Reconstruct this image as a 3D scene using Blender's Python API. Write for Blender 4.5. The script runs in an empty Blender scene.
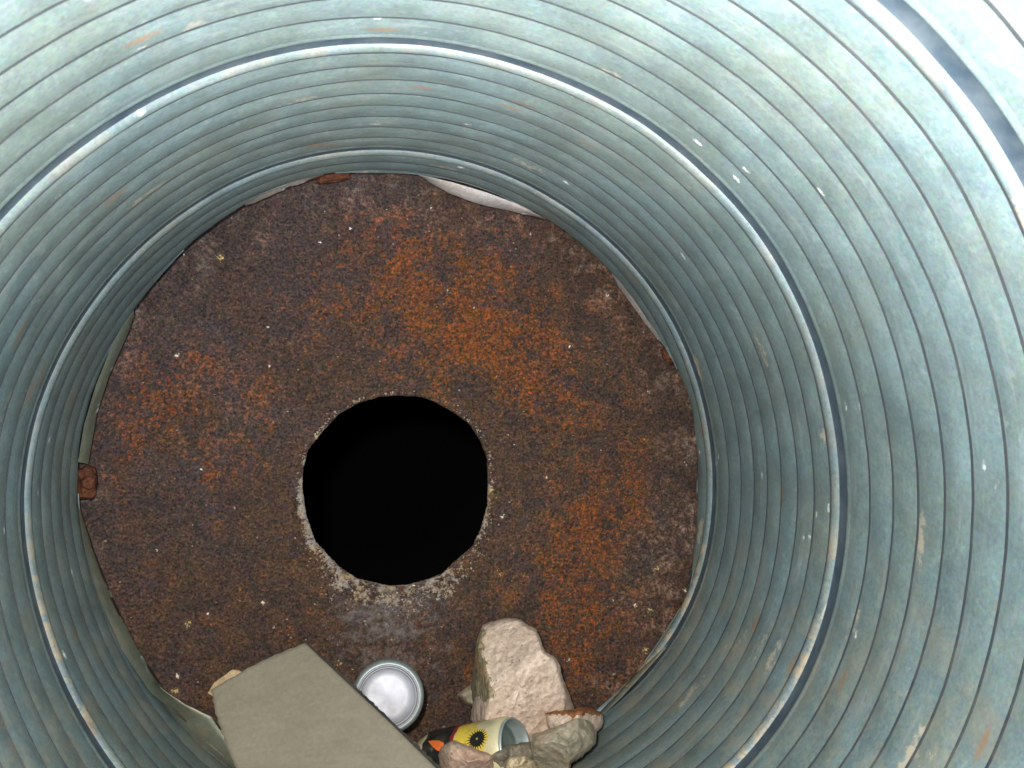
import bpy, bmesh, math, random
from mathutils import Vector, Matrix, noise
random.seed(7)
S = 0.30                      # duct radius in metres; the duct frame below is in radii: x right, y up, z along the axis towards the mouth
sc = bpy.context.scene
COL = sc.collection
EL = math.radians(90)         # the duct is a standing shaft
ROTW = Matrix(((1,0,0,0),(0,math.sin(EL),-math.cos(EL),0),(0,math.cos(EL),math.sin(EL),0),(0,0,0,1)))

# ------------------------------------------------------------------ camera
CAM = Vector((-0.2007, 0.215, 3.3723)); CA, CB = -0.0353, 0.1673; F = 1000.0
Rc = Matrix.Rotation(CA, 3, 'X') @ Matrix.Rotation(CB, 3, 'Y')     # duct frame -> camera frame
cd = bpy.data.cameras.new('camera'); cam = bpy.data.objects.new('camera', cd); COL.objects.link(cam)
cd.sensor_width = 36; cd.lens = F/1024*36; cd.clip_start = 0.01; cd.clip_end = 1000
cam.matrix_world = ROTW @ Matrix.Translation(CAM*S) @ Rc.transposed().to_4x4()
sc.camera = cam
cd.dof.use_dof = True; cd.dof.focus_distance = 3.2*S; cd.dof.aperture_fstop = 22
def at(px, py, z):            # the point of the duct frame at height z that stands at that place of the photograph
    d = Rc.transposed() @ Vector(((px-512)/F, -(py-384)/F, -1.0))
    k = (z-CAM.z)/d.z
    return CAM + d*k

# ------------------------------------------------------------------ light
w = bpy.data.worlds.new('World'); sc.world = w; w.use_nodes = True
wn = w.node_tree; bg = wn.nodes['Background']
sky = wn.nodes.new('ShaderNodeTexSky'); sky.sky_type = 'NISHITA'; sky.sun_disc = False
SUN = (ROTW.to_3x3() @ Vector((-0.03, -0.80, 0.50))).normalized()     # hazy daylight that falls in through the mouth onto the near walls
sky.sun_elevation = math.asin(SUN.z); sky.sun_rotation = math.atan2(SUN.x, SUN.y); sky.air_density = 1.5
wn.links.new(sky.outputs[0], bg.inputs[0]); bg.inputs[1].default_value = 0.15
fl = bpy.data.lights.new('camera_flash', 'POINT'); fl.shadow_soft_size = 0.012; fl.energy = 10.8; fl.color = (1.0, 0.975, 0.94)
fo = bpy.data.objects.new('camera_flash', fl); COL.objects.link(fo)
fo.matrix_world = ROTW @ Matrix.Translation((CAM+Vector((-0.10, 0.13, 0.02)))*S)
sd = bpy.data.lights.new('sun', 'SUN'); sd.energy = 4.9; sd.angle = math.radians(50); sd.color = (1.0, 0.97, 0.965)
so = bpy.data.objects.new('sun', sd); COL.objects.link(so)
so.matrix_world = SUN.to_track_quat('Z', 'Y').to_matrix().to_4x4()
vs = sc.view_settings
sc.display_settings.display_device = 'sRGB'
vs.view_transform = 'Standard'; vs.look = 'None'; vs.exposure = 1.88; vs.gamma = 1.0; vs.use_curve_mapping = False
sc.cycles.max_bounces = 8; sc.cycles.use_denoising = True

# ------------------------------------------------------------------ helpers
def tag(o, label=None, cat=None, group=None, kind=None):
    for k, v in (('label', label), ('category', cat), ('group', group), ('kind', kind)):
        if v: o[k] = v
    return o
def thing(name, label, cat, base=(0,0,0), group=None):
    o = bpy.data.objects.new(name, None); COL.objects.link(o); o.empty_display_size = 0.02
    o.matrix_world = ROTW @ Matrix.Translation(Vector(base)*S)
    o['base'] = [float(v) for v in base]
    return tag(o, label, cat, group)
def mesh(name, verts, faces, mats, parent=None, midx=None, uv=None, smooth=True, base=None):
    b = Vector(base) if base is not None else (Vector(parent['base']) if parent is not None else Vector((0,0,0)))
    me = bpy.data.meshes.new(name)
    me.from_pydata([tuple((Vector(v)-b)*S) for v in verts], [], faces)
    for m in (mats if isinstance(mats, (list, tuple)) else [mats]): me.materials.append(m)
    if midx: me.polygons.foreach_set('material_index', midx)
    me.polygons.foreach_set('use_smooth', [smooth]*len(me.polygons))
    if uv:
        l = me.uv_layers.new(name='UVMap')
        l.data.foreach_set('uv', [c for lp in me.loops for c in uv[lp.vertex_index]])
    me.update()
    o = bpy.data.objects.new(name, me); COL.objects.link(o)
    if parent is None: o.matrix_world = ROTW @ Matrix.Translation(b*S)
    else:
        o.parent = parent
        if parent.type == 'MESH' or True: o['base'] = [float(v) for v in b]
    return o
def fbm(p, oct=4, s=1.0):
    return noise.fractal(Vector(p)*s, 1.0, 2.0, oct)

class NT:
    def __init__(s, name, rough=0.6, metal=0.0, spec=0.5):
        s.m = bpy.data.materials.new(name); s.m.use_nodes = True; s.t = s.m.node_tree
        s.b = s.t.nodes['Principled BSDF']; s.b.inputs['Roughness'].default_value = rough
        s.b.inputs['Metallic'].default_value = metal; s.b.inputs['Specular IOR Level'].default_value = spec
        s.co = s.t.nodes.new('ShaderNodeTexCoord')
    def L(s, a, b): s.t.links.new(a, b)
    def map(s, scale=(1,1,1), src='Object', loc=(0,0,0)):
        n = s.t.nodes.new('ShaderNodeMapping'); n.inputs['Scale'].default_value = scale; n.inputs['Location'].default_value = loc
        s.L(s.co.outputs[src], n.inputs[0]); return n.outputs[0]
    def noise(s, v, scale, detail=5, rough=0.55, dist=0.0):
        n = s.t.nodes.new('ShaderNodeTexNoise'); n.inputs['Scale'].default_value = scale; n.inputs['Detail'].default_value = detail
        n.inputs['Roughness'].default_value = rough; n.inputs['Distortion'].default_value = dist
        s.L(v, n.inputs['Vector']); return n.outputs[0]
    def voro(s, v, scale, feat='F1', rnd=1.0):
        n = s.t.nodes.new('ShaderNodeTexVoronoi'); n.feature = feat; n.inputs['Scale'].default_value = scale
        n.inputs['Randomness'].default_value = rnd; s.L(v, n.inputs['Vector']); return n
    def ramp(s, f, stops):
        n = s.t.nodes.new('ShaderNodeValToRGB'); e = n.color_ramp.elements
        while len(e) < len(stops): e.new(0.5)
        for i, (p, c) in enumerate(stops):
            e[i].position = p; c = (c,)*3 if isinstance(c, (int, float)) else c; e[i].color = (*c, 1)
        s.L(f, n.inputs[0]); return n.outputs[0]
    def mix(s, f, a, b, mode='MIX'):
        n = s.t.nodes.new('ShaderNodeMix'); n.data_type = 'RGBA'; n.blend_type = mode; n.clamp_factor = True
        for i, v in ((0, f), (6, a), (7, b)):
            if isinstance(v, (int, float)): n.inputs[i].default_value = v if i == 0 else (v, v, v, 1)
            elif isinstance(v, tuple): n.inputs[i].default_value = (*v, 1)
            else: s.L(v, n.inputs[i])
        return n.outputs[2]
    def math(s, op, a, b=0.0, c=None):
        n = s.t.nodes.new('ShaderNodeMath'); n.operation = op
        for i, v in enumerate((a, b, c)):
            if v is None: continue
            if isinstance(v, (int, float)): n.inputs[i].default_value = v
            else: s.L(v, n.inputs[i])
        return n.outputs[0]
    def sep(s, v):
        n = s.t.nodes.new('ShaderNodeSeparateXYZ'); s.L(v, n.inputs[0]); return n.outputs
    def bump(s, h, strength=0.3, dist=0.002):
        n = s.t.nodes.new('ShaderNodeBump'); n.inputs['Strength'].default_value = strength; n.inputs['Distance'].default_value = dist
        s.L(h, n.inputs['Height']); s.L(n.outputs[0], s.b.inputs['Normal'])
    def col(s, c):
        if isinstance(c, tuple): s.b.inputs['Base Color'].default_value = (*c, 1)
        else: s.L(c, s.b.inputs['Base Color'])
        return s.m
    def rough(s, c): s.L(c, s.b.inputs['Roughness'])

# ------------------------------------------------------------------ materials
def zinc(name, base, dirt_amt=1.0, metal=0.12, rough=0.55, dust=(0.29, 0.235, 0.15)):
    n = NT(name, rough, metal); o = n.map(); u = n.map(src='UV')
    mott = n.noise(o, 26, 6, 0.65)
    c = n.mix(n.ramp(mott, [(0.3, 0), (0.7, 1)]), tuple(v*0.78 for v in base), tuple(min(1, v*1.16) for v in base))
    green = n.noise(o, 9, 4, 0.6)                                          # greener and bluer patches of the zinc
    c = n.mix(n.ramp(green, [(0.38, 0), (0.62, 1)]), c, n.mix(1.0, c, (1.08, 0.99, 0.90), 'MULTIPLY'))
    fine = n.noise(o, 330, 4, 0.75)
    c = n.mix(n.ramp(fine, [(0.25, 0), (0.75, 1)]), n.mix(1.0, c, (0.72, 0.74, 0.76), 'MULTIPLY'), n.mix(1.0, c, (1.22, 1.2, 1.18), 'MULTIPLY'))
    cell = n.voro(o, 520); hue = n.mix(1.0, n.mix(0.82, cell.outputs['Color'], (0.5, 0.5, 0.5)), (2.0, 2.0, 2.0), 'MULTIPLY')
    c = n.mix(0.55, c, n.mix(1.0, c, hue, 'MULTIPLY'))                    # the grain of the weathered coating
    spg = n.noise(o, 75, 6, 0.8)
    c = n.mix(n.ramp(spg, [(0.56, 0), (0.70, 0.55)]), c, n.mix(1.0, c, (1.7, 1.6, 1.5), 'MULTIPLY'))
    # long rubbed streaks that run round the duct with the ribs
    st = n.noise(n.map((7, 75, 1), 'UV'), 1.0, 6, 0.7)
    c = n.mix(n.ramp(st, [(0.56, 0), (0.76, 0.38)]), c, (0.40, 0.40, 0.38))
    # tan dust settled on the low side
    y = n.sep(o)[1]
    low = n.math('MULTIPLY', n.math('SUBTRACT', 0.02, y), 6.0)
    dn = n.noise(o, 24, 8, 0.8, 0.3)
    dm = n.math('MULTIPLY', n.ramp(dn, [(0.47, 0), (0.60, 1)]), n.math('MULTIPLY', n.math('MAXIMUM', n.math('MINIMUM', low, 1.0), 0.14), 0.48*dirt_amt))
    c = n.mix(dm, c, dust)
    # rub marks and chips: pale blobs
    v = n.voro(n.map((16, 45, 1), 'UV'), 1.0)
    sel = n.ramp(n.sep(v.outputs['Color'])[0], [(0.90, 0), (0.92, 1)])
    blob = n.math('MULTIPLY', n.ramp(n.math('ADD', v.outputs['Distance'], n.math('MULTIPLY', n.math('SUBTRACT', n.noise(o, 110, 5, 0.8), 0.45), 1.3)), [(0.20, 1), (0.34, 0)]), sel)
    c = n.mix(n.math('MULTIPLY', blob, 0.6), c, (0.52, 0.42, 0.30))
    v2 = n.voro(n.map((60, 110, 1), 'UV', (3, 1, 0)), 1.0)
    sel2 = n.ramp(n.sep(v2.outputs['Color'])[1], [(0.974, 0), (0.98, 0.75)])
    c = n.mix(n.math('MULTIPLY', n.ramp(n.math('ADD', v2.outputs['Distance'], n.math('MULTIPLY', n.math('SUBTRACT', fine, 0.45), 0.9)), [(0.12, 1), (0.28, 0)]), sel2), c, (0.85, 0.86, 0.82))
    v3 = n.voro(n.map((22, 80, 1), 'UV', (9, 4, 0)), 1.0)
    sel3 = n.ramp(n.sep(v3.outputs['Color'])[2], [(0.975, 0), (0.98, 0.7)])
    c = n.mix(n.math('MULTIPLY', n.ramp(v3.outputs['Distance'], [(0.12, 0.8), (0.3, 0)]), sel3), c, (0.25, 0.13, 0.05))
    n.rough(n.ramp(mott, [(0.3, rough-0.08), (0.7, rough+0.12)]))
    n.bump(n.math('ADD', n.noise(o, 60, 5, 0.6), n.math('MULTIPLY', fine, 0.25)), 0.25, 0.0015)
    return n.col(c)
ZINC = zinc('weathered_zinc', (0.139, 0.196, 0.197))
BEAD = zinc('rubbed_zinc', (0.145, 0.195, 0.20), 4.0, 0.12, 0.5, (0.34, 0.27, 0.175))
LIPW = zinc('bright_bent_zinc', (0.36, 0.34, 0.325), 1.0, 0.1, 0.5)
LIPM = zinc('bare_zinc', (0.185, 0.215, 0.165), 1.6, 0.3, 0.5)
def mottled(name, c1, c2, rough=0.7):
    n = NT(name, rough); o = n.map()
    f = n.noise(o, 45, 5, 0.7)
    return n.col(n.mix(n.ramp(f, [(0.35, 0), (0.75, 1)]), c1, c2))
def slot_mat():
    n = NT('slot_shade_dust', 0.75); o = n.map()
    c = n.mix(n.ramp(n.noise(o, 45, 5, 0.7), [(0.35, 0), (0.75, 1)]), (0.006, 0.010, 0.015), (0.022, 0.027, 0.028))  # near-black colour stands in for the shade inside the narrow slots
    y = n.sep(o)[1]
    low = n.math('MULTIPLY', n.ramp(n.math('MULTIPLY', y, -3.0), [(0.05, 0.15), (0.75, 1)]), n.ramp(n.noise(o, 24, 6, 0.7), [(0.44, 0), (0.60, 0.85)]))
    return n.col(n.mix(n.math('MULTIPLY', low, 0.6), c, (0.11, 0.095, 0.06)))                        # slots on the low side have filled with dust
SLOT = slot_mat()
GROOVE = mottled('dark_groove', (0.026, 0.042, 0.058), (0.070, 0.088, 0.100), 0.5)  # groove floor, darker and bluer than the sheet
VOIDBLACK = mottled('void_black', (0.004, 0.004, 0.004), (0.006, 0.006, 0.006), 1.0)  # near-black, so the added enclosure beyond the hole returns no light

def rust_plate():
    n = NT('rusty_steel', 0.85, 0.0, 0.08); o = n.map(); x, y, z = n.sep(o)
    big = n.noise(o, 7, 4, 0.6); mid = n.noise(o, 34, 6, 0.7, 0.3); fine = n.noise(o, 190, 5, 0.8); grit = n.noise(o, 420, 3, 0.7)
    c = n.mix(n.ramp(mid, [(0.36, 0), (0.62, 1)]), (0.066, 0.046, 0.037), (0.112, 0.066, 0.038))
    # purple-grey mill scale on the upper left and round the hole
    sl = n.math('ADD', n.math('MULTIPLY', n.math('SUBTRACT', y, x), 1.1), n.math('MULTIPLY', n.math('SUBTRACT', n.noise(o, 13, 4), 0.5), 1.6))
    c = n.mix(n.math('MULTIPLY', n.ramp(sl, [(0.05, 0), (0.42, 1)]), 0.55), c, (0.080, 0.062, 0.062))
    # orange bloom, densest above and right of the hole
    dx = n.math('SUBTRACT', x, 0.085); dy = n.math('SUBTRACT', y, 0.165)
    d = n.math('SQRT', n.math('ADD', n.math('MULTIPLY', dx, dx), n.math('MULTIPLY', n.math('MULTIPLY', dy, dy), 1.5)))
    dx2 = n.math('SUBTRACT', x, 0.21); dy2 = n.math('SUBTRACT', y, -0.12)
    d2 = n.math('SQRT', n.math('ADD', n.math('MULTIPLY', dx2, dx2), n.math('MULTIPLY', n.math('MULTIPLY', dy2, dy2), 0.45)))
    bloom = n.math('MAXIMUM', n.math('SUBTRACT', 1.0, n.math('MULTIPLY', d, 5.2)), n.math('MULTIPLY', n.math('SUBTRACT', 0.42, n.math('MULTIPLY', d2, 3.6)), 1.0))
    dx3 = n.math('ADD', x, 0.215); dy3 = n.math('SUBTRACT', y, 0.085)
    d3 = n.math('SQRT', n.math('ADD', n.math('MULTIPLY', dx3, dx3), n.math('MULTIPLY', dy3, dy3)))
    bloom = n.math('MAXIMUM', bloom, n.math('SUBTRACT', 0.45, n.math('MULTIPLY', d3, 6.0)))
    dh = n.math('SQRT', n.math('ADD', n.math('MULTIPLY', x, x), n.math('MULTIPLY', y, y)))
    bloom = n.math('SUBTRACT', n.math('MAXIMUM', bloom, -0.15), n.ramp(dh, [(0.10, 0.5), (0.16, 0)]))
    om = n.math('ADD', n.math('ADD', n.math('MULTIPLY', bloom, 0.20), n.math('MULTIPLY_ADD', n.math('SUBTRACT', big, 0.5), 0.7, 0.38)), n.math('ADD', n.math('MULTIPLY', n.math('SUBTRACT', mid, 0.5), 0.8), n.math('MULTIPLY', n.math('SUBTRACT', fine, 0.5), 1.1)))
    c = n.mix(n.ramp(om, [(0.44, 0), (0.54, 0.5), (0.70, 0.9)]), c, n.mix(n.ramp(fine, [(0.4, 0), (0.6, 1)]), (0.15, 0.055, 0.018), (0.33, 0.098, 0.020)))
    c = n.mix(n.ramp(grit, [(0.30, 0), (0.66, 1)]), n.mix(1.0, c, (0.30, 0.30, 0.34), 'MULTIPLY'), n.mix(1.0, c, (1.5, 1.45, 1.4), 'MULTIPLY'))
    cell = n.voro(o, 430); grey = n.math('MULTIPLY', n.sep(cell.outputs['Color'])[0], 1.0); hue = n.mix(1.0, n.mix(0.62, cell.outputs['Color'], grey), (2.0, 2.0, 2.0), 'MULTIPLY')
    c = n.mix(0.42, n.mix(1.0, c, (0.68, 0.66, 0.68), 'MULTIPLY'), n.mix(1.0, n.mix(1.0, c, (0.72, 0.70, 0.70), 'MULTIPLY'), hue, 'MULTIPLY'))
    ol = n.noise(n.map(loc=(4, 2, 0)), 85, 5, 0.75)
    c = n.mix(n.ramp(ol, [(0.58, 0), (0.72, 0.4)]), c, (0.15, 0.10, 0.035))
    c = n.mix(n.ramp(n.noise(n.map(loc=(7, 8, 0)), 110, 5, 0.75), [(0.56, 0), (0.68, 0.55)]), c, (0.05, 0.045, 0.065))
    # dark pits
    pv = n.voro(o, 120); c = n.mix(n.math('MULTIPLY', n.ramp(pv.outputs['Distance'], [(0.1, 1), (0.3, 0)]), n.ramp(n.sep(pv.outputs['Color'])[0], [(0.7, 0), (0.75, 0.8)])), c, (0.022, 0.018, 0.018))
    # pale lime crust round the hole, running down below it
    hx = n.math('SUBTRACT', x, 0.0); hy = n.math('SUBTRACT', y, -0.002)
    hd = n.math('SQRT', n.math('ADD', n.math('MULTIPLY', hx, hx), n.math('MULTIPLY', hy, hy)))
    out = n.math('SUBTRACT', hd, 0.094)
    downw = n.ramp(n.math('MULTIPLY_ADD', n.math('DIVIDE', hy, hd), -0.5, 0.5), [(0.3, 0.08), (0.78, 0.14), (0.97, 0.9)])
    reach = n.math('MULTIPLY', downw, 0.042)
    cr = n.math('SUBTRACT', 1.0, n.math('DIVIDE', out, reach))
    crn = n.math('ADD', n.math('MULTIPLY', n.noise(o, 62, 6, 0.75), 0.6), n.math('MULTIPLY', n.noise(o, 190, 5, 0.8), 0.4))
    cm = n.ramp(n.math('ADD', n.math('MULTIPLY', n.math('MAXIMUM', cr, -1.0), 0.27), n.math('MULTIPLY_ADD', n.math('SUBTRACT', crn, 0.5), 2.6, 0.44)), [(0.66, 0), (0.70, 0.5), (0.80, 0.95)])
    c = n.mix(cm, c, n.mix(n.ramp(crn, [(0.42, 0), (0.60, 1)]), (0.15, 0.13, 0.13), n.mix(n.ramp(mid, [(0.45, 0), (0.6, 1)]), (0.34, 0.29, 0.235), (0.40, 0.26, 0.11))))
    # grey smears running down from the hole
    sx = n.math('SUBTRACT', 1.0, n.math('MULTIPLY', n.math('ABSOLUTE', n.math('ADD', x, 0.006)), 11.0)); sy = n.ramp(n.math('MULTIPLY', y, -1.0), [(0.085, 0), (0.11, 1), (0.17, 0.7), (0.23, 0)])
    sm = n.math('MULTIPLY', n.math('MULTIPLY', n.math('MAXIMUM', sx, 0.0), sy), 1.0)
    sm = n.ramp(n.math('ADD', n.math('MULTIPLY', sm, 0.22), n.noise(n.map(loc=(1, 5, 0)), 62, 8, 0.85)), [(0.60, 0), (0.68, 0.45), (0.80, 0.8)])
    c = n.mix(n.math('MULTIPLY', sm, n.ramp(fine, [(0.40, 0.2), (0.55, 1)])), c, (0.185, 0.155, 0.145))
    # pale dust in two loose clouds and on the rim of the plate
    cl = n.math('MULTIPLY', n.ramp(n.noise(o, 5.2, 5, 0.6), [(0.56, 0), (0.70, 1)]), n.ramp(fine, [(0.50, 0), (0.68, 0.5)]))
    c = n.mix(cl, c, (0.30, 0.24, 0.20))
    rim = n.math('MULTIPLY', n.ramp(hd, [(0.262, 0), (0.30, 1)]), n.math('MULTIPLY', n.ramp(mid, [(0.50, 0), (0.66, 0.55)]), n.ramp(fine, [(0.46, 0), (0.58, 1)])))
    c = n.mix(rim, c, (0.26, 0.24, 0.22))
    # chips and specks
    for sc_, lo, colr, off in ((75, 0.955, (0.75, 0.62, 0.45), 0), (48, 0.965, (0.60, 0.42, 0.16), 5), (130, 0.975, (0.8, 0.75, 0.68), 9)):
        v = n.voro(n.map(loc=(off, off, 0)), sc_)
        s_ = n.ramp(n.sep(v.outputs['Color'])[1], [(lo, 0), (lo+0.004, 1)])
        c = n.mix(n.math('MULTIPLY', n.ramp(n.math('ADD', v.outputs['Distance'], n.math('MULTIPLY', n.math('SUBTRACT', grit, 0.4), 1.1)), [(0.10, 1), (0.24, 0)]), s_), c, colr)
    n.bump(n.math('ADD', n.math('MULTIPLY', fine, 0.8), n.math('ADD', n.math('MULTIPLY', mid, 0.8), n.math('MULTIPLY', grit, 0.4))), 0.7, 0.002)
    return n.col(c)
PLATE = rust_plate()
def stone_mat(name, a, b, stain=None, sc_=1.0, stain_lo=0.55):
    n = NT(name, 0.9, 0.0, 0.25); o = n.map()
    m = n.noise(o, 38*sc_, 6, 0.7); f = n.noise(o, 240, 5, 0.75); g = n.noise(o, 14*sc_, 5, 0.65, 0.4)
    c = n.mix(n.ramp(m, [(0.34, 0), (0.66, 1)]), a, b)
    if stain: c = n.mix(n.ramp(g, [(stain_lo, 0), (stain_lo+0.12, 0.8)]), c, stain)
    c = n.mix(n.ramp(f, [(0.3, 0), (0.7, 1)]), n.mix(1.0, c, (0.66, 0.64, 0.62), 'MULTIPLY'), n.mix(1.0, c, (1.22, 1.2, 1.18), 'MULTIPLY'))
    v = n.voro(o, 190); c = n.mix(n.math('MULTIPLY', n.ramp(v.outputs['Distance'], [(0.12, 1), (0.3, 0)]), n.ramp(n.sep(v.outputs['Color'])[0], [(0.8, 0), (0.84, 0.8)])), c, tuple(v_*0.35 for v_ in a))
    n.bump(n.math('ADD', m, n.math('ADD', n.math('MULTIPLY', f, 0.6), n.math('MULTIPLY', n.voro(o, 70*sc_).outputs['Distance'], 0.8))), 0.9, 0.0035)
    return n.col(c)
PINK = stone_mat('pale_pink_stone', (0.54, 0.405, 0.30), (0.75, 0.585, 0.46), (0.50, 0.37, 0.24), 1.0, 0.6)
OLIVE = stone_mat('weathered_stone_face', (0.17, 0.145, 0.08), (0.42, 0.35, 0.21), (0.50, 0.26, 0.10), 2.2, 0.55)
GREY = stone_mat('greyish_stone', (0.26, 0.225, 0.15), (0.46, 0.39, 0.28), (0.50, 0.35, 0.20), 1.0, 0.56)
ROSE = stone_mat('rosy_stone', (0.42, 0.255, 0.175), (0.58, 0.40, 0.29), (0.34, 0.30, 0.22))
TAN = stone_mat('tan_stone', (0.42, 0.31, 0.17), (0.62, 0.48, 0.30), (0.60, 0.30, 0.08), 1.5, 0.6)
RUSTED = stone_mat('rust_stained_crust', (0.20, 0.07, 0.03), (0.36, 0.15, 0.05), (0.45, 0.26, 0.12), 2.0, 0.6)
GRIT = stone_mat('grit', (0.13, 0.11, 0.08), (0.30, 0.25, 0.18))
RUST = stone_mat('rusty_clip_metal', (0.05, 0.022, 0.014), (0.17, 0.055, 0.022), (0.28, 0.15, 0.05), 3.0, 0.58)
def card_mat():
    n = NT('grey_cardboard', 0.85, 0, 0.3); o = n.map()
    c = n.mix(n.ramp(n.noise(o, 12, 5, 0.6), [(0.35, 0), (0.65, 1)]), (0.158, 0.134, 0.092), (0.180, 0.152, 0.104))
    c = n.mix(n.ramp(n.noise(n.map((14, 60, 1), 'UV'), 1, 4), [(0.4, 0), (0.66, 0.16)]), c, (0.25, 0.212, 0.152))
    f = n.noise(o, 300, 4, 0.8)
    c = n.mix(n.ramp(f, [(0.3, 0), (0.7, 1)]), n.mix(1.0, c, (0.86, 0.86, 0.86), 'MULTIPLY'), n.mix(1.0, c, (1.12, 1.12, 1.12), 'MULTIPLY'))
    n.bump(n.math('ADD', n.noise(n.map((2, 40, 1), 'UV'), 1, 2), n.math('MULTIPLY', f, 0.15)), 0.35, 0.0012)
    return n.col(c)
CARD = card_mat()
TORN = stone_mat('torn_brown_paper', (0.34, 0.24, 0.13), (0.46, 0.34, 0.20))
DARKEDGE = mottled('dark_edge_shadow', (0.010, 0.009, 0.007), (0.045, 0.036, 0.024), 0.9)  # near-black colour carries the torn edge and the shadow gap beside it
def metal_mat(name, c, rough, metal=0.9, scratch=True):
    n = NT(name, rough, metal); o = n.map()
    f = n.noise(o, 60, 5, 0.6)
    n.rough(n.ramp(f, [(0.3, max(0.05, rough-0.07)), (0.7, rough+0.08)]))
    n.bump(n.noise(o, 500, 2), 0.04, 0.001)
    cc = n.mix(n.ramp(f, [(0.3, 0), (0.7, 1)]), tuple(v*0.86 for v in c), c)
    sc1 = n.noise(n.map((1, 3, 1)), 120, 6, 0.8)
    cc = n.mix(n.ramp(sc1, [(0.60, 0), (0.68, 0.55)]), cc, (0.30, 0.28, 0.24))
    return n.col(n.mix(n.ramp(n.noise(o, 25, 6, 0.7), [(0.52, 0), (0.72, 0.45)]), cc, (0.12, 0.10, 0.07)))
ALU = metal_mat('brushed_aluminium', (0.37, 0.36, 0.375), 0.55, 0.45)
ALU2 = metal_mat('dull_aluminium', (0.36, 0.40, 0.38), 0.50, 0.55)
TEALM = metal_mat('end_panel_reflection', (0.20, 0.25, 0.215), 0.38, 0.6)  # green reflection of the duct put into the panel colour
CREAM = metal_mat('cream_print', (0.60, 0.52, 0.30), 0.38, 0.15)
YELLOW = metal_mat('yellow_print', (0.70, 0.50, 0.06), 0.35, 0.15)
LIME = metal_mat('olive_print', (0.34, 0.34, 0.05), 0.4, 0.15)
BLACK = metal_mat('black_print', (0.012, 0.012, 0.010), 0.35, 0.0)
ORANGE = metal_mat('orange_print', (0.85, 0.16, 0.02), 0.35, 0.1)
REDP = metal_mat('dark_red_print', (0.22, 0.02, 0.03), 0.35, 0.1)

# ------------------------------------------------------------------ the duct
HK = ((2, -0.0093, -0.0086), (3, 0.009, -0.0041), (4, 0.0014, -0.0094), (5, -0.0061, 0.0006))
def rad(t): return 1.0 + sum(a*math.cos(k*t)+b*math.sin(k*t) for k, a, b in HK)
Z0, P = 0.1956, 0.853
def hz(t):
    return (Z0+P*t/(2*math.pi) + 0.0279*math.cos(2*t)+0.0083*math.sin(2*t)-0.0073*math.cos(3*t)+0.0112*math.sin(3*t))
ENDK = [(-3.14,.163),(-2.8,.178),(-2.6,.12),(-2.43,.06),(-2.0,.05),(-1.5,.045),(-1.0,.05),(-.86,.07),(-.55,.073),(-.36,.13),(-.2,.09),(-.06,.086),
        (.15,.15),(.29,.19),(.40,.165),(.49,.154),(.7,.13),(1.03,.135),(1.3,.13),(1.66,.137),(1.85,.2),(2.0,.215),(2.26,.196),(2.56,.166),(2.9,.16),(3.1433,.163)]
def endz(t):
    t = (t+math.pi) % (2*math.pi) - math.pi
    for (a, za), (b, zb) in zip(ENDK, ENDK[1:]):
        if a <= t <= b:
            f = (t-a)/(b-a); f = f*f*(3-2*f)
            return za+(zb-za)*f + 0.006*noise.noise(Vector((math.cos(t)*9, math.sin(t)*9, 0)))+0.004*noise.noise(Vector((math.cos(t)*31, math.sin(t)*31, 5)))
    return .1
MOUTH = 2.50
def wallr(t, z): return rad(t) + 0.0035*noise.noise(Vector((math.cos(t)*3, math.sin(t)*3, z*2.5)))
NS = 288
T0, T1 = -1.15-2*math.pi*1.5, -1.15+2*math.pi*4.6
NT_ = int((T1-T0)/(2*math.pi)*NS)
def strip(name, prof, mats, mi, parent, label=None):
    """a helical strip of the sheet: prof = [(position in ninths of a pitch, offset outwards)], mi = material per profile face"""
    V, Fc, M, UV = [], [], [], []
    clamp = []
    np_ = len(prof)
    for i in range(NT_+1):
        t = T0+(T1-T0)*i/NT_
        hb = hz(t); ez = endz(t)
        ctn = math.cos(t); stn = math.sin(t)
        for u, off in prof:
            # ribs are not perfectly spaced
            z = hb + P/9*(u + 0.018*noise.noise(Vector((ctn*14+round(u)*3.1, stn*14, t*0.3))) + 0.05*noise.noise(Vector((ctn*2.5+u*.7, stn*2.5, t*0.12))))
            zc = min(max(z, ez), MOUTH); cl = -1 if z < ez else (1 if z > MOUTH else 0)
            r = wallr(t, zc)+off
            V.append((r*ctn, r*stn, zc)); clamp.append(cl); UV.append((t*S, (zc-hb)*S+0.37*math.floor((t+1.15)/(2*math.pi))))
    for i in range(NT_):
        for j in range(np_-1):
            if mi[j] < 0: continue
            a = i*np_+j; q = (a, a+1, a+np_+1, a+np_)
            cs = [clamp[k] for k in q]
            if all(c == -1 for c in cs) or all(c == 1 for c in cs): continue
            Fc.append(q); M.append(mi[j])
    used = sorted({k for f in Fc for k in f}); mp = {k: n for n, k in enumerate(used)}
    V = [V[k] for k in used]; UV = [UV[k] for k in used]; Fc = [tuple(mp[k] for k in f) for f in Fc]
    o = mesh(name, V, Fc, mats, parent, M, UV)
    if label: o['label'] = label
    return o
duct = thing('spiral_duct', 'long ribbed galvanised metal duct seen from inside, running down to the rusty plate', 'duct', (0,0,0))
lines = [1.75, 2.80, 3.80, 4.78, 5.76, 6.80, 7.80, 8.72]
prev = 0.80
for k, c in enumerate(lines):
    a, b = prev, c-0.045
    h = 0.0029
    pr = [(a+(b-a)*q, -h*math.sin(math.pi*q)**.8) for q in (0, .2, .4, .6, .8, 1)]
    mi = [0]*5
    pr += [(b, 0.0), (b+0.008, 0.007), (c+0.035, 0.007), (c+0.045, 0.0)]; mi += [-1, 1, 1, 1]
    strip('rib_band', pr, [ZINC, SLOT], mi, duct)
    prev = c+0.045
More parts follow.
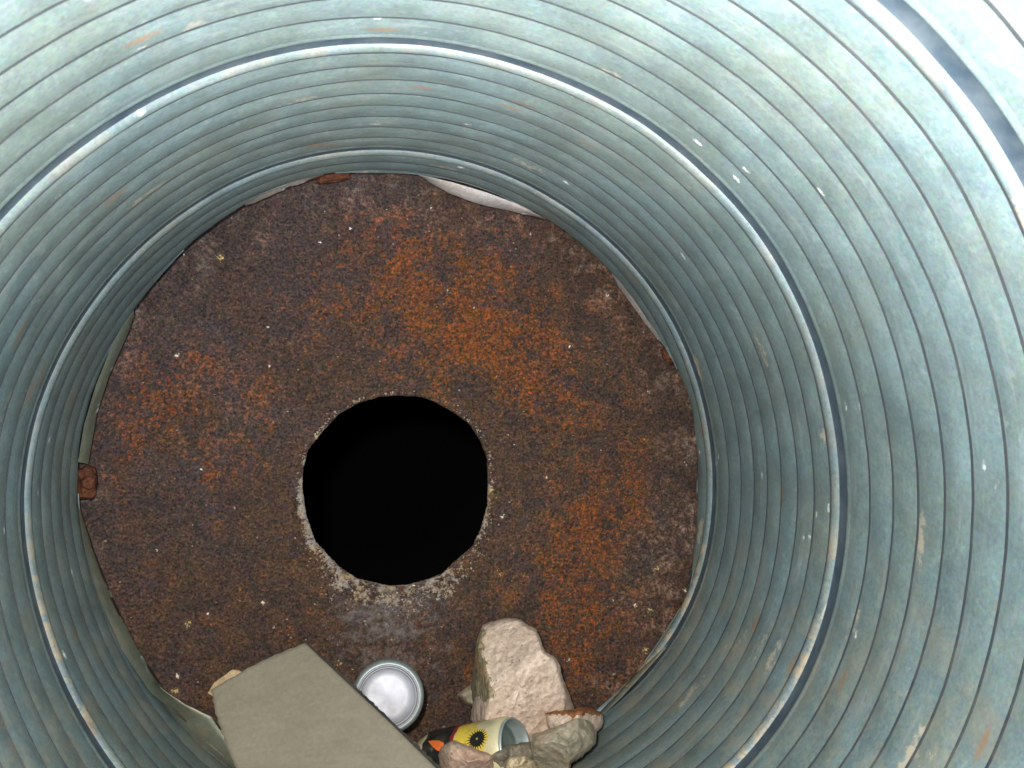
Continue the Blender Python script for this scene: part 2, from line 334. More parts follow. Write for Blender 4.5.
# the lock seam: raised bead, then the recessed groove, then the near lip
strip('seam_bead', [(-0.225, 0.005), (-0.20, -0.002), (-0.14, -0.0052), (-0.06, -0.0056), (0.02, -0.0040), (0.08, 0.0), (0.11, 0.005)], [BEAD], [0]*6, duct, 'pale rubbed bead of the lock seam')
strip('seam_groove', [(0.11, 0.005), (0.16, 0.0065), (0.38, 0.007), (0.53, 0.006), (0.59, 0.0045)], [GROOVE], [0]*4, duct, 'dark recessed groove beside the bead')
strip('seam_lip', [(0.59, 0.0045), (0.61, 0.0), (0.65, -0.001), (0.71, -0.001), (0.80, 0.0)], [BEAD, ZINC], [1, 1, 1, 1], duct)

# bent cut edge of the duct: pale tongues that fold in over the plate
PZ = 0.03
def tongue(outer, inner, z_out, z_in, mat=LIPM, name='folded_edge'):
    """outer and inner are polylines in the picture, same length; sheet between them, with thickness"""
    V, Fc = [], []
    n = len(outer); m = 5
    sub = 6
    def lerp(pl, s):
        i = min(int(s), len(pl)-2); f = s-i
        return (pl[i][0]+(pl[i+1][0]-pl[i][0])*f, pl[i][1]+(pl[i+1][1]-pl[i][1])*f)
    N = (n-1)*sub
    for i in range(N+1):
        s = i/sub; a = lerp(outer, s); b = lerp(inner, s)
        for j in range(m):
            f = j/(m-1)
            jit = (noise.noise(Vector((i*.35, 3.3, j*.1+z_in)))*1.4) if j == m-1 else 0
            x = a[0]+(b[0]-a[0])*f; y = a[1]+(b[1]-a[1])*f+jit
            z = z_out+(z_in-z_out)*f + 0.012*math.sin(f*math.pi)
            V.append(at(x, y, z))
    k = len(V)
    for v in list(V): V.append(v+Vector((0, 0, -0.005)))
    for i in range(N):
        for j in range(m-1):
            a = i*m+j; q = (a, a+1, a+m+1, a+m)
            Fc.append(q); Fc.append(tuple(k+v for v in reversed(q)))
    for i in range(N):
        a = i*m+m-1; Fc.append((a, k+a, k+a+m, a+m))
    return mesh(name, V, Fc, mat, duct, uv=[(v.x*S*1.3+0.1, v.y*S*1.3+v.z) for v in V])
tongue([(418,174),(455,183),(488,193),(515,203),(545,218)], [(420,176),(448,192),(475,203),(508,210),(546,219)], .15, .10, LIPW)
tongue([(612,268),(628,284),(645,305),(660,326),(669,346)], [(613,278),(626,296),(640,316),(652,332),(665,348)], .16, .10, LIPW)
tongue([(244,203),(262,190),(290,179),(312,173),(324,171)], [(246,206),(266,197),(290,187),(310,180),(324,175)], .19, .12, LIPW)
tongue([(133,305),(112,345),(96,385),(84,425),(78,462)], [(134,318),(122,346),(109,376),(97,412),(88,464)], .18, .10)
tongue([(76,500),(84,545),(98,595),(122,650),(150,692),(186,722)], [(79,505),(93,548),(112,598),(137,648),(164,689),(187,721)], .20, .10)
tongue([(152,680),(165,704),(185,728),(210,752),(250,790)], [(160,688),(185,704),(211,717),(226,738),(256,784)], .13, .22)
tongue([(712,420),(714,460),(712,510),(706,555),(697,592)], [(696,420),(701,458),(703,505),(698,550),(690,590)], .15, .09)
tongue([(686,618),(668,646),(645,672),(622,697),(590,728)], [(674,634),(658,652),(634,676),(612,700),(582,730)], .14, .09)

# ------------------------------------------------------------------ added black enclosure behind and around the far end, shuts out the sky (setting)
V, Fc = [], []
prof = [(1.07, 1.0), (1.35, 1.0), (1.35, -9.0), (0.0, -9.0)]
for (r, z) in prof[:3]:
    for i in range(48):
        t = i/48*2*math.pi; V.append((r*math.cos(t), r*math.sin(t), z))
for k in range(2):
    for i in range(48):
        a = k*48+i; b = k*48+(i+1) % 48; Fc.append((a, b, b+48, a+48))
Fc.append(tuple(range(96, 144)))
sh = mesh('dark_enclosure', V, Fc, VOIDBLACK); tag(sh, 'black space beyond the round hole, added enclosure that keeps sky light out', kind='structure')

V, Fc = [], []
radii = [1.004, 1.012, 1.06, 1.2, 1.6, 2.5, 5, 12, 40, 200, 1000]
for k, R_ in enumerate(radii):
    for i in range(144):
        t = i/144*2*math.pi; q = R_*(rad(t) if R_ < 2 else 1)
        z = MOUTH-.012 if k else MOUTH-.06
        z += (0.02*fbm((q*math.cos(t), q*math.sin(t), 0), 4, 1.5) if k > 2 and R_ < 100 else 0)-.01
        V.append((q*math.cos(t), q*math.sin(t), z))
for k in range(len(radii)-1):
    for i in range(144):
        a = k*144+i; b = k*144+(i+1) % 144; Fc.append((a, a+144, b+144, b))
GROUND = stone_mat('dusty_concrete', (0.20, 0.19, 0.17), (0.32, 0.30, 0.27), (0.24, 0.21, 0.17), .3)
gr = mesh('ground', V, Fc, GROUND); tag(gr, 'dusty concrete ground round the mouth of the duct', kind='structure')

# ------------------------------------------------------------------ rusty plate with the cut hole
hole_px = [(355,97),(415,101),(450,113),(515,150),(550,178),(580,225),(597,270),(600,340),(598,400),(580,465),(558,512),(520,545),(470,590),(430,605),(380,619),(330,622),(285,612),(240,602),(190,570),(125,500),(100,430),(88,350),(90,300),(105,245),(145,195),(190,147),(245,117),(300,101)]
hp = [at(270+a/2.744, 360+b/2.744, PZ) for a, b in hole_px]
HC = at(395, 491, PZ)
hpp = sorted([(math.atan2(v.y-HC.y, v.x-HC.x), (v-HC).length) for v in hp])
def holer(t):
    t = (t+math.pi) % (2*math.pi)-math.pi
    ext = [(hpp[-1][0]-2*math.pi, hpp[-1][1])]+hpp+[(hpp[0][0]+2*math.pi, hpp[0][1])]
    for (a, ra), (b, rb) in zip(ext, ext[1:]):
        if a <= t <= b:
            f = (t-a)/(b-a)
            ra_, rb_ = ra, rb
            ang = b-a     # straight cut between the points
            return ra*rb*math.sin(ang)/(ra*math.sin(t-a)+rb*math.sin(b-t)) if ang > 1e-4 else ra
    return .31
plate = thing('rusty_plate', 'round rusty brown steel plate with a large black hole cut through its middle', 'steel plate', (HC.x, HC.y, PZ))
NA, NR = 480, 90
V, Fc = [], []
for k in range(NR+1):
    f = (k/NR)
    for i in range(NA):
        t = i/NA*2*math.pi
        hr = holer(t)+0.0022*noise.noise(Vector((math.cos(t)*40, math.sin(t)*40, 1)))+0.0012*noise.noise(Vector((math.cos(t)*120, math.sin(t)*120, 1)))
        # outer edge circle about the duct axis
        ct, st = math.cos(t), math.sin(t)
        bb = HC.x*ct+HC.y*st; R_ = 1.12
        ro = -bb+math.sqrt(max(0, bb*bb-(HC.x**2+HC.y**2)+R_*R_))
        r = hr+(ro-hr)*f
        x, y = HC.x+r*ct, HC.y+r*st
        z = PZ+0.004*fbm((x, y, 0), 3, 3)+0.0022*fbm((x, y, 2), 4, 22)
        edge = math.exp(-(r-hr)/0.03)
        z += edge*0.007*(0.5+noise.noise(Vector((x*28, y*28, 4)))+0.5*max(0, -st))
        V.append((x, y, z))
for k in range(NR):
    for i in range(NA):
        a = k*NA+i; b = k*NA+(i+1) % NA; Fc.append((a, a+NA, b+NA, b))
m = len(V)
for i in range(NA):     # cut wall of the hole
    v = V[i]; V.append((v[0]+0.003*(HC.x-v[0])*0, v[1], PZ-0.022))
for i in range(NA):
    b = (i+1) % NA; Fc.append((i, b, m+b, m+i))
mesh('plate_sheet', V, Fc, PLATE, plate)
# loose crust grains round the cut edge
V, Fc = [], []
CR = stone_mat('lime_crust', (0.22, 0.155, 0.10), (0.46, 0.385, 0.29), (0.42, 0.25, 0.09), 3.0)
def blob(V, Fc, c, r, seed, squash=0.6):
    bm = bmesh.new(); bmesh.ops.create_icosphere(bm, subdivisions=1, radius=1)
    k = len(V)
    for v in bm.verts:
        p = v.co.copy()*(0.75+0.5*noise.noise(v.co*1.3+Vector((seed, seed*.3, 0))))
        V.append((c[0]+p.x*r, c[1]+p.y*r*(0.7+.3*math.sin(seed)), c[2]+p.z*r*squash))
    for f in bm.faces: Fc.append(tuple(k+v.index for v in f.verts))
    bm.free()
for i in range(760):
    t = random.gauss(-math.pi/2, 0.6) if i < 470 else random.uniform(0, 2*math.pi)
    low = max(0, -math.sin(t))
    r = holer(t)+0.004+abs(random.gauss(0, 0.010+0.026*low if i < 470 else 0.007))
    blob(V, Fc, (HC.x+r*math.cos(t), HC.y+r*math.sin(t), PZ+0.003), random.uniform(0.0020, 0.0062), i*1.7)
o = mesh('crust_grains', V, Fc, CR, plate, smooth=False); tag(o, 'pale crumbly crust round the lower edge of the hole', kind='stuff')
# blisters and chips on the sheet
V, Fc = [], []
for i in range(260):
    a = random.uniform(0, 2*math.pi); r = random.uniform(.36, .98)
    x, y = r*math.cos(a), r*math.sin(a)
    if (Vector((x, y, 0))-Vector((HC.x, HC.y, 0))).length < .36: continue
    blob(V, Fc, (x, y, PZ+0.001), random.uniform(0.002, 0.0055), i*2.1, 0.5)
BL = stone_mat('rust_flake', (0.16, 0.08, 0.04), (0.42, 0.28, 0.16), (0.55, 0.45, 0.34), 4.0, 0.52)
o = mesh('rust_flakes', V, Fc, BL, plate, smooth=False); tag(o, 'scattered loose rust flakes and chips', kind='stuff')

# clips that hold the plate, each a bent tab with a bolt head
def rbox(c, ax, ay, az, hx, hy, hz_, bev=0.25, seed=0, n=3):
    """rounded, slightly lumpy block: axes ax, ay, az"""
    V, Fc = [], []
    bm = bmesh.new(); bmesh.ops.create_cube(bm, size=2)
    bmesh.ops.bevel(bm, geom=list(bm.edges), offset=bev*2.2, segments=3, affect='EDGES', profile=0.6)
    bmesh.ops.subdivide_edges(bm, edges=[e for e in bm.edges if e.calc_length() > 0.6], cuts=n, use_grid_fill=True)
    bm.verts.index_update()
    for v in bm.verts:
        p = v.co; q = p*(1+0.30*noise.noise(p*1.5+Vector((seed, 0, 0)))+.12*noise.noise(p*4+Vector((seed, 0, 0))))
        V.append(Vector(c)+ax*q.x*hx+ay*q.y*hy+az*q.z*hz_)
    for f in bm.faces: Fc.append(tuple(v.index for v in f.verts))
    bm.free(); return V, Fc
def hexhead(c, n_, r, h, seed=0):
    z = n_.normalized(); x = z.orthogonal().normalized(); y = z.cross(x)
    V, Fc = [], []
    prof = [(1, 0), (1, .7), (.86, 1.0), (.45, 1.08)]
    for rr, hh in prof:
        for i in range(6):
            a = i*math.pi/3+seed; V.append(Vector(c)+x*math.cos(a)*r*rr+y*math.sin(a)*r*rr+z*h*hh)
    for k in range(3):
        for i in range(6):
            a = k*6+i; b = k*6+(i+1) % 6; Fc.append((a, b, b+6, a+6))
    Fc.append(tuple(range(18, 24))); return V, Fc
def clip(px, py, z, along, half, tk, label, bolt=True, mat=RUST, seed=1):
    c = at(px, py, z); radial = Vector((c.x, c.y, 0)).normalized(); tan = Vector((-radial.y, radial.x, 0)); up = Vector((0, 0, 1))
    V, Fc = rbox(c, radial, tan, up, half[0], half[1], tk, 0.3, seed)
    o = mesh('retaining_clip', V, Fc, mat, plate); o['label'] = label
    # bent foot that reaches onto the duct wall
    V2, F2 = rbox(c+radial*half[0]*1.3+up*0.03, radial, tan, up, half[0]*0.5, half[1]*0.8, 0.04, 0.3, seed+3)
    mesh('clip_foot', V2, F2, mat, o, base=plate['base'])
    if bolt:
        V3, F3 = hexhead(c+up*tk*0.9-radial*half[0]*.1, (up*1.0-radial*.5), min(half)*0.82, 0.034, seed)
        mesh('bolt_head', V3, F3, mat, o, base=plate['base'], smooth=False)
clip(87, 482, .12, 0, (.026, .046), .022, 'rusty bolted clip at the left edge of the plate', seed=1)
clip(333, 177, .10, 0, (.014, .052), .018, 'flat brown clip at the top edge of the plate', False, seed=4)
clip(669, 354, .10, 0, (.020, .030), .018, 'small rusty clip at the upper right edge of the plate', seed=6)
clip(683, 614, .09, 0, (.022, .034), .018, 'corroded clip at the lower right edge of the plate', seed=9)

# ------------------------------------------------------------------ debris
def resample(pl, n):
    L = [0]
    P_ = pl+[pl[0]]
    for a, b in zip(P_, P_[1:]): L.append(L[-1]+math.hypot(b[0]-a[0], b[1]-a[1]))
    out = []
    for i in range(n):
        s = L[-1]*i/n
        for k in range(len(pl)):
            if L[k] <= s <= L[k+1]:
                f = (s-L[k])/max(1e-9, L[k+1]-L[k]); a, b = P_[k], P_[k+1]
                out.append((a[0]+(b[0]-a[0])*f, a[1]+(b[1]-a[1])*f)); break
    return out
def rock(parent, name, outline, planes, zback, mats, matfn=None, n=96, rings=20, amp=0.012, seed=0, bevel=7.0, facet=0.5, facets=6):
    """a stone: its front is the lower envelope of the planes z = c + a*(x-x0) + b*(y-y0) in photo pixels, its outline is rough, its back closes at zback"""
    pts = resample(outline, n)
    cx = sum(p[0] for p in pts)/n; cy = sum(p[1] for p in pts)/n
    pts = [(p[0]+1.0*noise.noise(Vector((p[0]*.16, p[1]*.16, seed)))+.6*noise.noise(Vector((p[0]*.5, p[1]*.5, seed))),
            p[1]+1.0*noise.noise(Vector((p[0]*.16, p[1]*.16, seed+7)))+.6*noise.noise(Vector((p[0]*.5, p[1]*.5, seed+7)))) for p in pts]
    V, Fc, M = [], [], []
    rr = random.Random(int(seed*10)); rad_ = math.sqrt(sum((p[0]-cx)**2+(p[1]-cy)**2 for p in pts)/n)
    planes = list(planes)
    if facets:                      # fracture faces
        c0 = min(p[2] for p in planes)
        for k in range(facets):
            th = 2*math.pi*(k+rr.random()*.8)/facets; sl = rr.uniform(.0025, .007)
            d0 = rad_*rr.uniform(.25, .75)
            planes.append((-sl*math.cos(th), -sl*math.sin(th), c0+sl*d0-.004))
    def zf(x, y, edge):
        z = min(c+a*(x-cx)+b*(y-cy) for a, b, c in planes)
        e = min(1.0, edge/bevel); z -= (1-e)**2*0.05
        z += amp*1.5*noise.ridged_multi_fractal(Vector((x*.045+y*.01, y*.022, seed)), 1.0, 2.1, 4, 1.0, 2.0)*.5-amp*.7+amp*.55*noise.noise(Vector((x*.17, y*.17, seed)))+amp*.3*noise.noise(Vector((x*.4, y*.4, seed)))
        # chipped facets
        v = noise.voronoi(Vector((x*.055, y*.055, seed)))[0][0]
        z += amp*facet*(v-0.4)
        return max(z, zback+0.02)
    idx = []
    for k in range(rings):
        s = 1-(k/rings)**1.15
        for (x0, y0) in pts:
            x = cx+(x0-cx)*s; y = cy+(y0-cy)*s
            edge = (1-s)*math.hypot(x0-cx, y0-cy)
            z = zf(x, y, edge)
            V.append(at(x, y, z)); idx.append((x, y))
    V.append(at(cx, cy, zf(cx, cy, 99))); idx.append((cx, cy)); top = len(V)-1
    for k in range(rings-1):
        for i in range(n):
            a = k*n+i; b = k*n+(i+1) % n; Fc.append((a, a+n, b+n, b))
    for i in range(n): Fc.append(((rings-1)*n+i, top, (rings-1)*n+(i+1) % n))
    # sides straight back from the outline, then the back
    k0 = len(V)
    for j, (f, sh_) in enumerate(((.5, .985), (1.0, .90))):
        for i in range(n):
            v = V[i]; c = V[top]
            z = v.z+(zback-v.z)*f
            q = sh_-.02*abs(noise.noise(Vector((i*.2, j, seed)))); V.append(at(cx+(pts[i][0]-cx)*q, cy+(pts[i][1]-cy)*q, z))
    for i in range(n):
        b = (i+1) % n
        Fc.append((i, b, k0+b, k0+i)); Fc.append((k0+i, k0+b, k0+n+b, k0+n+i))
    Fc.append(tuple(k0+n+i for i in range(n)))
    if not isinstance(mats, list): mats = [mats]
    for f in Fc:
        if matfn is None or f[0] >= len(idx): M.append(0)
        else:
            x = sum(idx[q][0] for q in f if q < len(idx))/max(1, sum(q < len(idx) for q in f)); y = sum(idx[q][1] for q in f if q < len(idx))/max(1, sum(q < len(idx) for q in f))
            M.append(matfn(x, y))
    o = mesh(name, [Vector(v) for v in V], Fc, mats, parent, M, smooth=True, base=None if parent else V[top])
    return o
def K(x, y): return (440+x/4.572, 600+y/4.572)      # close reading of the stones

def single(o, label, cat, group=None): return tag(o, label, cat, group)
big = [K(*p) for p in [(195,118),(230,100),(300,82),(360,86),(440,135),(465,190),(482,243),(520,255),(545,290),(562,360),(600,450),(615,500),(640,570),(620,640),(520,660),(380,680),(230,640),(140,545),(150,470),(140,400),(155,290),(168,180)]]
def bigm(x, y):
    xx = (x-440)*4.572; yy = (y-600)*4.572
    lim = (196 if yy < 240 else 196+(yy-240)*.26)+22*noise.noise(Vector((yy*.03, 1, 2)))+9*noise.noise(Vector((xx*.1, yy*.12, 2)))
    return 1 if (xx < lim and yy < 455+10*math.sin(xx*.1)) else 0
o = rock(None, 'stone', big, [(-.0010, -.0012, .42), (.012, .0010, .80), (-.0075, -.001, .70), (.0025, .0035, .50)], .05, [PINK, OLIVE], bigm, 128, 40, .0085, 3.1, 5, .2, 0)
single(o, 'large pale pinkish stone slab standing on end against the rusty plate, tallest of the stones', 'stone', 'stones lying at the foot of the plate')
o = rock(None, 'stone', [K(*p) for p in [(75,432),(140,385),(185,385),(240,420),(230,470),(190,495),(120,480)]], [(.004, .002, .17), (-.004, -.002, .18)], .05, GREY, None, 48, 10, .010, 9.2, 5)
single(o, 'small greenish grey stone poking out left of the tall pink slab', 'stone', 'stones lying at the foot of the plate')
cap = [K(*p) for p in [(478,520),(520,508),(600,500),(640,488),(700,498),(742,515),(748,560),(720,602),(650,640),(500,600)]]
o = rock(None, 'stone', cap, [(-.001, -.002, .52), (.0, .008, .60)], .15, [PINK, RUSTED], lambda x, y: 1 if (y-600)*4.572 < 526+26*noise.noise(Vector((x*.13, 1, 1)))+10*noise.noise(Vector((x*.5, y*.5, 1))) else 0, 96, 24, .010, 5.5, 4)
single(o, 'pale stone with a rust stained top edge, wedged behind the grey stone on the right', 'stone', 'stones lying at the foot of the plate')
gs = [K(*p) for p in [(425,610),(500,590),(560,560),(610,530),(655,528),(690,550),(718,610),(712,660),(650,715),(600,745),(590,800),(430,800),(400,720)]]
o = rock(None, 'stone', gs, [(-.0035, -.003, .66), (.003, -.004, .62), (.001, .004, .64)], .25, GREY, None, 96, 24, .011, 12.7, 5, .3, 8)
single(o, 'squat grey brown stone in front at the right, against the duct wall', 'stone', 'stones lying at the foot of the plate')
rs = [(438,755),(441,748),(447,742),(455,740),(464,744),(474,748),(486,752),(495,757),(496,766),(494,785),(455,785),(440,770)]
o = rock(None, 'stone', rs, [(-.002, -.004, .64), (.003, -.002, .64), (.0, .004, .66)], .40, ROSE, None, 72, 18, .009, 21.2, 4, .3, 7)
single(o, 'rosy pink stone lying in front of the printed can', 'stone', 'stones lying at the foot of the plate')
ts = [K(*p) for p in [(290,760),(310,720),(345,712),(385,705),(430,735),(455,770),(450,810),(290,810)]]
o = rock(None, 'stone', ts, [(.002, -.004, .72), (-.003, -.002, .72)], .5, TAN, None, 48, 12, .008, 31.2, 3, .3, 6)
single(o, 'small yellowish tan stone at the bottom edge between the rosy and grey stones', 'stone', 'stones lying at the foot of the plate')
bs = [(488,757),(494,751),(503,747),(512,744),(522,742),(531,741),(536,750),(532,770),(505,782),(490,775)]
o = rock(None, 'stone', bs, [(.001, -.003, .60), (-.003, .003, .60)], .42, GRIT, None, 56, 14, .012, 41.2, 4, .3, 6)
single(o, 'dark gritty lump under the open end of the printed can', 'stone', 'stones lying at the foot of the plate')

# grit and crumbs piled where the plate meets the low side of the duct
V, Fc = [], []
for i in range(1100):
    t = random.gauss(-math.pi/2+.06, .24); z = PZ+abs(random.gauss(0, .22)); r = rad(t)-abs(random.gauss(0, .07))*(1 if z < .3 else .3)-.012
    blob(V, Fc, (r*math.cos(t), r*math.sin(t), z), random.uniform(.004, .016), i*1.3, .8)
o = mesh('rubble', V, Fc, GRIT, smooth=False); tag(o, 'loose grit and crumbs along the low side of the duct', kind='stuff')

# lathe for the cans
def lathe(c, axis, prof, n=64, ref=None):
    z = axis.normalized(); x = (ref-z*ref.dot(z)).normalized() if ref is not None else z.orthogonal().normalized(); y = z.cross(x)
    V, Fc = [], []
    for r, h in prof:
        for i in range(n):
            a = 2*math.pi*i/n; V.append(Vector(c)+(x*math.cos(a)+y*math.sin(a))*r+z*h)
    for k in range(len(prof)-1):
        for i in range(n):
            a = k*n+i; b = k*n+(i+1) % n; Fc.append((a, b, b+n, a+n))
    return V, Fc
# upturned tin seen end-on
CE = at(388, 697, .42); ax = (CE-CAM).normalized(); ax = (ax+Vector((-0.01, 0.045, 0))).normalized()
# ax points away from the camera: the body runs that way
tin = thing('tin_can', 'plain silver can seen end-on, partly hidden by the edge of the grey cardboard', 'can', tuple(CE))
r0 = .106
V, Fc = lathe(CE, ax, [(r0*.86, .004), (r0*.88, .003), (r0*.94, .010), (r0*.985, .022), (r0, .04), (r0, .31), (r0*.9, .34), (r0*.86, .345), (0.001, .335)], 80)
mesh('can_body', V, Fc, ALU2, tin)
V, Fc = lathe(CE, ax, [(r0*.86, .004), (r0*.85, -.006), (r0*.83, -.009), (r0*.81, -.005), (r0*.795, .008)], 80)
mesh('rim', V, Fc, ALU, tin)
V, Fc = lathe(CE, ax, [(r0*.795, .008), (r0*.785, .018), (r0*.77, .019), (r0*.75, .010), (r0*.73, .006), (r0*.5, .0058), (r0*.25, .0056), (.0005, 0.0056)], 80)
mesh('end_panel', V, Fc, ALU, tin)

# the printed can lying on its side
E_ = at(514, 749, .50); L_ = at(432, 764, .34)
a2 = (L_-E_).normalized(); r2 = .094; ln = .30
can = thing('drink_can', 'crumpled cream and yellow drink can printed with a black spiky sun, lying among the stones', 'can', tuple((E_+L_)/2))
ref = Vector((0, .8, .6))
prof = [(r2*.93, .0), (r2*.985, .012), (r2, .028)]+[(r2*(1-.01*math.sin(k*1.1)), .028+(ln-.06)*k/14) for k in range(1, 14)]+[(r2, ln-.032), (r2*.9, ln), (r2*.84, ln+.005), (.001, ln-.004)]
V, Fc = lathe(E_, a2, prof, 96, ref)
def dent(v):
    p = v-E_; h = p.dot(a2); rr = p-a2*h
    if rr.length > 1e-4 and h > .03: v = v - rr.normalized()*(.007*max(0, noise.noise(v*9+Vector((3, 1, 2))))+ .05*max(0, (h-.15))*.6)
    return v
V = [dent(v) for v in V]
mesh('can_body', V, Fc, CREAM, can)
V, Fc = lathe(E_, a2, [(r2*.93, 0), (r2*.935, -.006), (r2*.90, -.010), (r2*.865, -.006), (r2*.845, .012), (r2*.82, .030)], 96, ref)
mesh('rim', V, Fc, ALU2, can)
V, Fc = lathe(E_, a2, [(r2*.82, .030), (r2*.80, .036), (r2*.76, .030), (r2*.4, .028), (.0005, .027)], 96, ref)
mesh('end_panel', V, Fc, TEALM, can)
zax = a2.normalized(); xax = (ref-zax*ref.dot(zax)).normalized(); yax = zax.cross(xax)
def on_can(h, s, lift):      # h along the can, s round it (radii lengths), lift proud of the skin
    a = s/r2
    v = E_+(xax*math.cos(a)+yax*math.sin(a))*r2+zax*h
    v = dent(v); p = v-E_; rr = p-zax*p.dot(zax)
    return v+rr.normalized()*lift
def decal(name, poly, mat, lift, inner=None):
    """flat print on the skin: poly in (h, s); triangulated fan in rings so that it follows the curve"""
    n = len(poly); cx = sum(p[0] for p in poly)/n; cy = sum(p[1] for p in poly)/n
    V, Fc = [], []; R_ = 6
    for k in range(R_):
        f = 1-k/R_
        for (h, s) in poly: V.append(on_can(cx+(h-cx)*f, cy+(s-cy)*f, lift))
    V.append(on_can(cx, cy, lift))
    for k in range(R_-1):
        for i in range(n):
            a = k*n+i; b = k*n+(i+1) % n; Fc.append((a, b, b+n, a+n))
    for i in range(n): Fc.append(((R_-1)*n+i, (R_-1)*n+(i+1) % n, R_*n))
    return mesh(name, V, Fc, mat, can)
SS = -0.024      # the emblem sits on the side that faces the camera
def patch(h0, h1, s0, s1, wob=.004, k=14):
    top = [(h0+(h1-h0)*i/k, s0+wob*math.sin(i*1.7)) for i in range(k)]
    rt = [(h1+wob*math.sin(i*2.1), s0+(s1-s0)*i/k) for i in range(k)]
    bt = [(h1+(h0-h1)*i/k, s1+wob*math.sin(i*1.3)) for i in range(k)]
    lf = [(h0+wob*math.sin(i*1.9), s1+(s0-s1)*i/k) for i in range(k)]
    return top+rt+bt+lf
decal('yellow_print', patch(.078, .150, -.13, .10, .005), YELLOW, .0012)
star = []
for i in range(88):
    a = 2*math.pi*i/88; r = .0235*(1.0+.62*((i % 4) == 0)*(1+.3*math.sin(i*3.1))-(.12 if (i % 4) == 2 else 0))
    star.append((.066+r*math.cos(a)*1.1, SS+r*math.sin(a)*1.0))
halo = [(.068+.036*math.cos(a)*(1+.12*math.sin(a*3)), SS-.006+.036*math.sin(a)) for a in [2*math.pi*i/40 for i in range(40)]]
decal('yellow_halo', halo, YELLOW, .0018)
decal('spiky_emblem', star, BLACK, .0028)
cen = [(.066+.0035*math.cos(a)*(1+.3*math.sin(a*5)), SS+.003*math.sin(a)*(1+.3*math.cos(a*4))) for a in [2*math.pi*i/40 for i in range(40)]]
decal('emblem_centre', cen, LIME, .0036)
decal('black_print', patch(.158, .262, -.14, .14, .005), BLACK, .0018)
decal('red_print', patch(.148, .162, -.12, .12, .003), REDP, .0024)
decal('orange_flame', [(.176, SS-.008), (.186, SS-.016), (.202, SS-.012), (.222, SS+.004), (.244, SS+.026), (.224, SS+.024), (.200, SS+.018), (.182, SS+.008)], ORANGE, .0032)

# ------------------------------------------------------------------ cardboard
board = thing('cardboard_sheet', 'flat grey brown piece of cardboard with torn edges lying over the low left side', 'cardboard', tuple(at(300, 760, .7)))
edgeL = [(211, 690, .50), (216, 715, .62), (226, 745, .72), (238, 772, .82), (262, 830, 1.0), (290, 900, 1.18)]
edgeR = [(305, 643, .50), (340, 676, .62), (385, 718, .72), (436, 768, .82), (510, 838, 1.0), (600, 920, 1.18)]
pa, pb, pc = at(*edgeL[0]), at(*edgeR[0]), at(*edgeR[-1])
pn = (pb-pa).cross(pc-pa)                          # the sheet is flat: every edge point lies in one plane
def inplane(x, y):
    d = at(x, y, 0)-CAM
    return (CAM+d*((pa-CAM).dot(pn)/d.dot(pn))).z
edgeL = [(x, y, inplane(x, y)) for x, y, z in edgeL]; edgeR = [(x, y, inplane(x, y)) for x, y, z in edgeR]
NU, NV = 36, 60
def e3(e, s):
    i = min(int(s*(len(e)-1)), len(e)-2); f = s*(len(e)-1)-i
    return [e[i][k]+(e[i+1][k]-e[i][k])*f for k in range(3)]
V, UV, Fc = [], [], []
for j in range(NV+1):
    s = j/NV; a = e3(edgeL, s); b = e3(edgeR, s)
    for i in range(NU+1):
        f = i/NU
        x = a[0]+(b[0]-a[0])*f; y = a[1]+(b[1]-a[1])*f; z = a[2]+(b[2]-a[2])*f
        # torn far edge, a little notched corner
        bulge = -3.5*math.sin(f*math.pi)*math.exp(-s*9)
        if s == 0: y += 1.3*noise.noise(Vector((f*14, 1, 1))); 
        if i == NU: x += 1.2*noise.noise(Vector((s*60, 2, 1))); y -= 0.6*noise.noise(Vector((s*60, 7, 1)))
        if i == 0: x += 1.5*noise.noise(Vector((s*30, 4, 1)))
        cr = max(0, f-.80)*max(0, .08-s)*0
        z += .006*math.sin(f*math.pi)+.004*noise.noise(Vector((f*3, s*4, 0)))+.003*noise.noise(Vector((f*9, s*12, 0)))
        x -= 0; y += bulge
        V.append(at(x, y, z)); UV.append((f*.3, s*.6))
k = len(V)
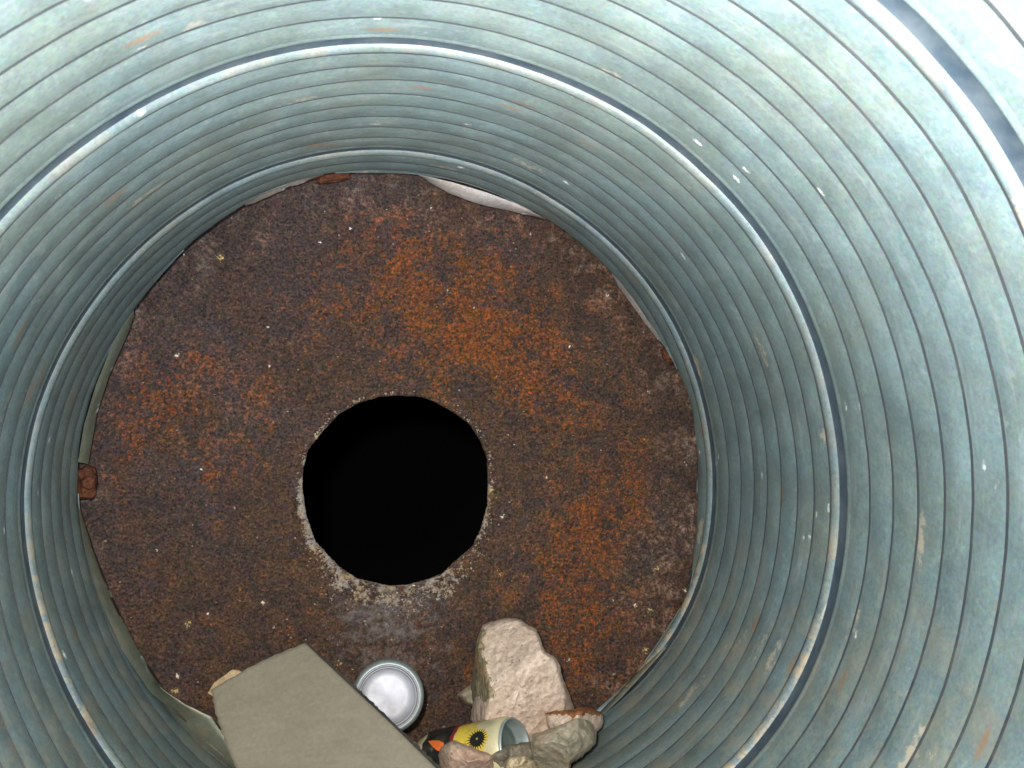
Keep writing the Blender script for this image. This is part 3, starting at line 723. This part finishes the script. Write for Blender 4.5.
nrm = Vector((0, .35, .94))
V += [v-nrm*.012 for v in V]; UV += UV
M = []
for j in range(NV):
    for i in range(NU):
        a = j*(NU+1)+i; q = (a, a+NU+1, a+NU+2, a+1)
        Fc.append(q); M.append(0); Fc.append(tuple(k+v for v in reversed(q))); M.append(1)
per = [i for i in range(NU+1)]+[j*(NU+1)+NU for j in range(1, NV+1)]+[NV*(NU+1)+i for i in range(NU-1, -1, -1)]+[j*(NU+1) for j in range(NV-1, 0, -1)]
for a, b in zip(per, per[1:]+per[:1]): Fc.append((a, b, k+b, k+a)); M.append(1)
mesh('board', V, Fc, [CARD, DARKEDGE], board, M, UV)
# dark strip past the right edge: torn edge plus its shadow gap, as colour
V, Fc = [], []
for j in range(121):
    s_ = j/120; b = e3(edgeR, s_)
    wd = 2.2+3.2*abs(noise.noise(Vector((s_*38, 5, 2))))+1.3*noise.noise(Vector((s_*110, 5, 9)))+2.5*s_
    for o_ in (-6, wd):
        for dz in (-.016, -.024): V.append(at(b[0]+o_, b[1]-o_*.15, b[2]+dz))
for j in range(120):
    a = 4*j
    for p_, q_ in ((0, 2), (2, 3), (3, 1), (1, 0)): Fc.append((a+p_, a+q_, a+4+q_, a+4+p_))
mesh('torn_edge_shadow', V, Fc, DARKEDGE, board, smooth=False)['label'] = 'dark ragged strip along the right edge, torn ply with its painted shadow gap'
# brown ply torn off at the far left corner
fl = [(208, 693), (214, 683), (224, 676), (232, 670), (240, 671), (246, 677), (238, 684), (226, 692), (214, 697)]
V = [at(x+.8*noise.noise(Vector((x*.4, y*.4, 1))), y, .475) for x, y in resample(fl, 40)]; n_ = len(V)
V += [v-Vector((0, 0, .008)) for v in V]
Fc = [tuple(range(n_)), tuple(reversed(range(n_, 2*n_)))]+[(i, n_+i, n_+(i+1) % n_, (i+1) % n_) for i in range(n_)]
o = mesh('torn_ply', V, Fc, TORN, board, smooth=False); o['label'] = 'torn tan paper ply at the corner'

for o in bpy.data.objects:
    if 'base' in o: del o['base']
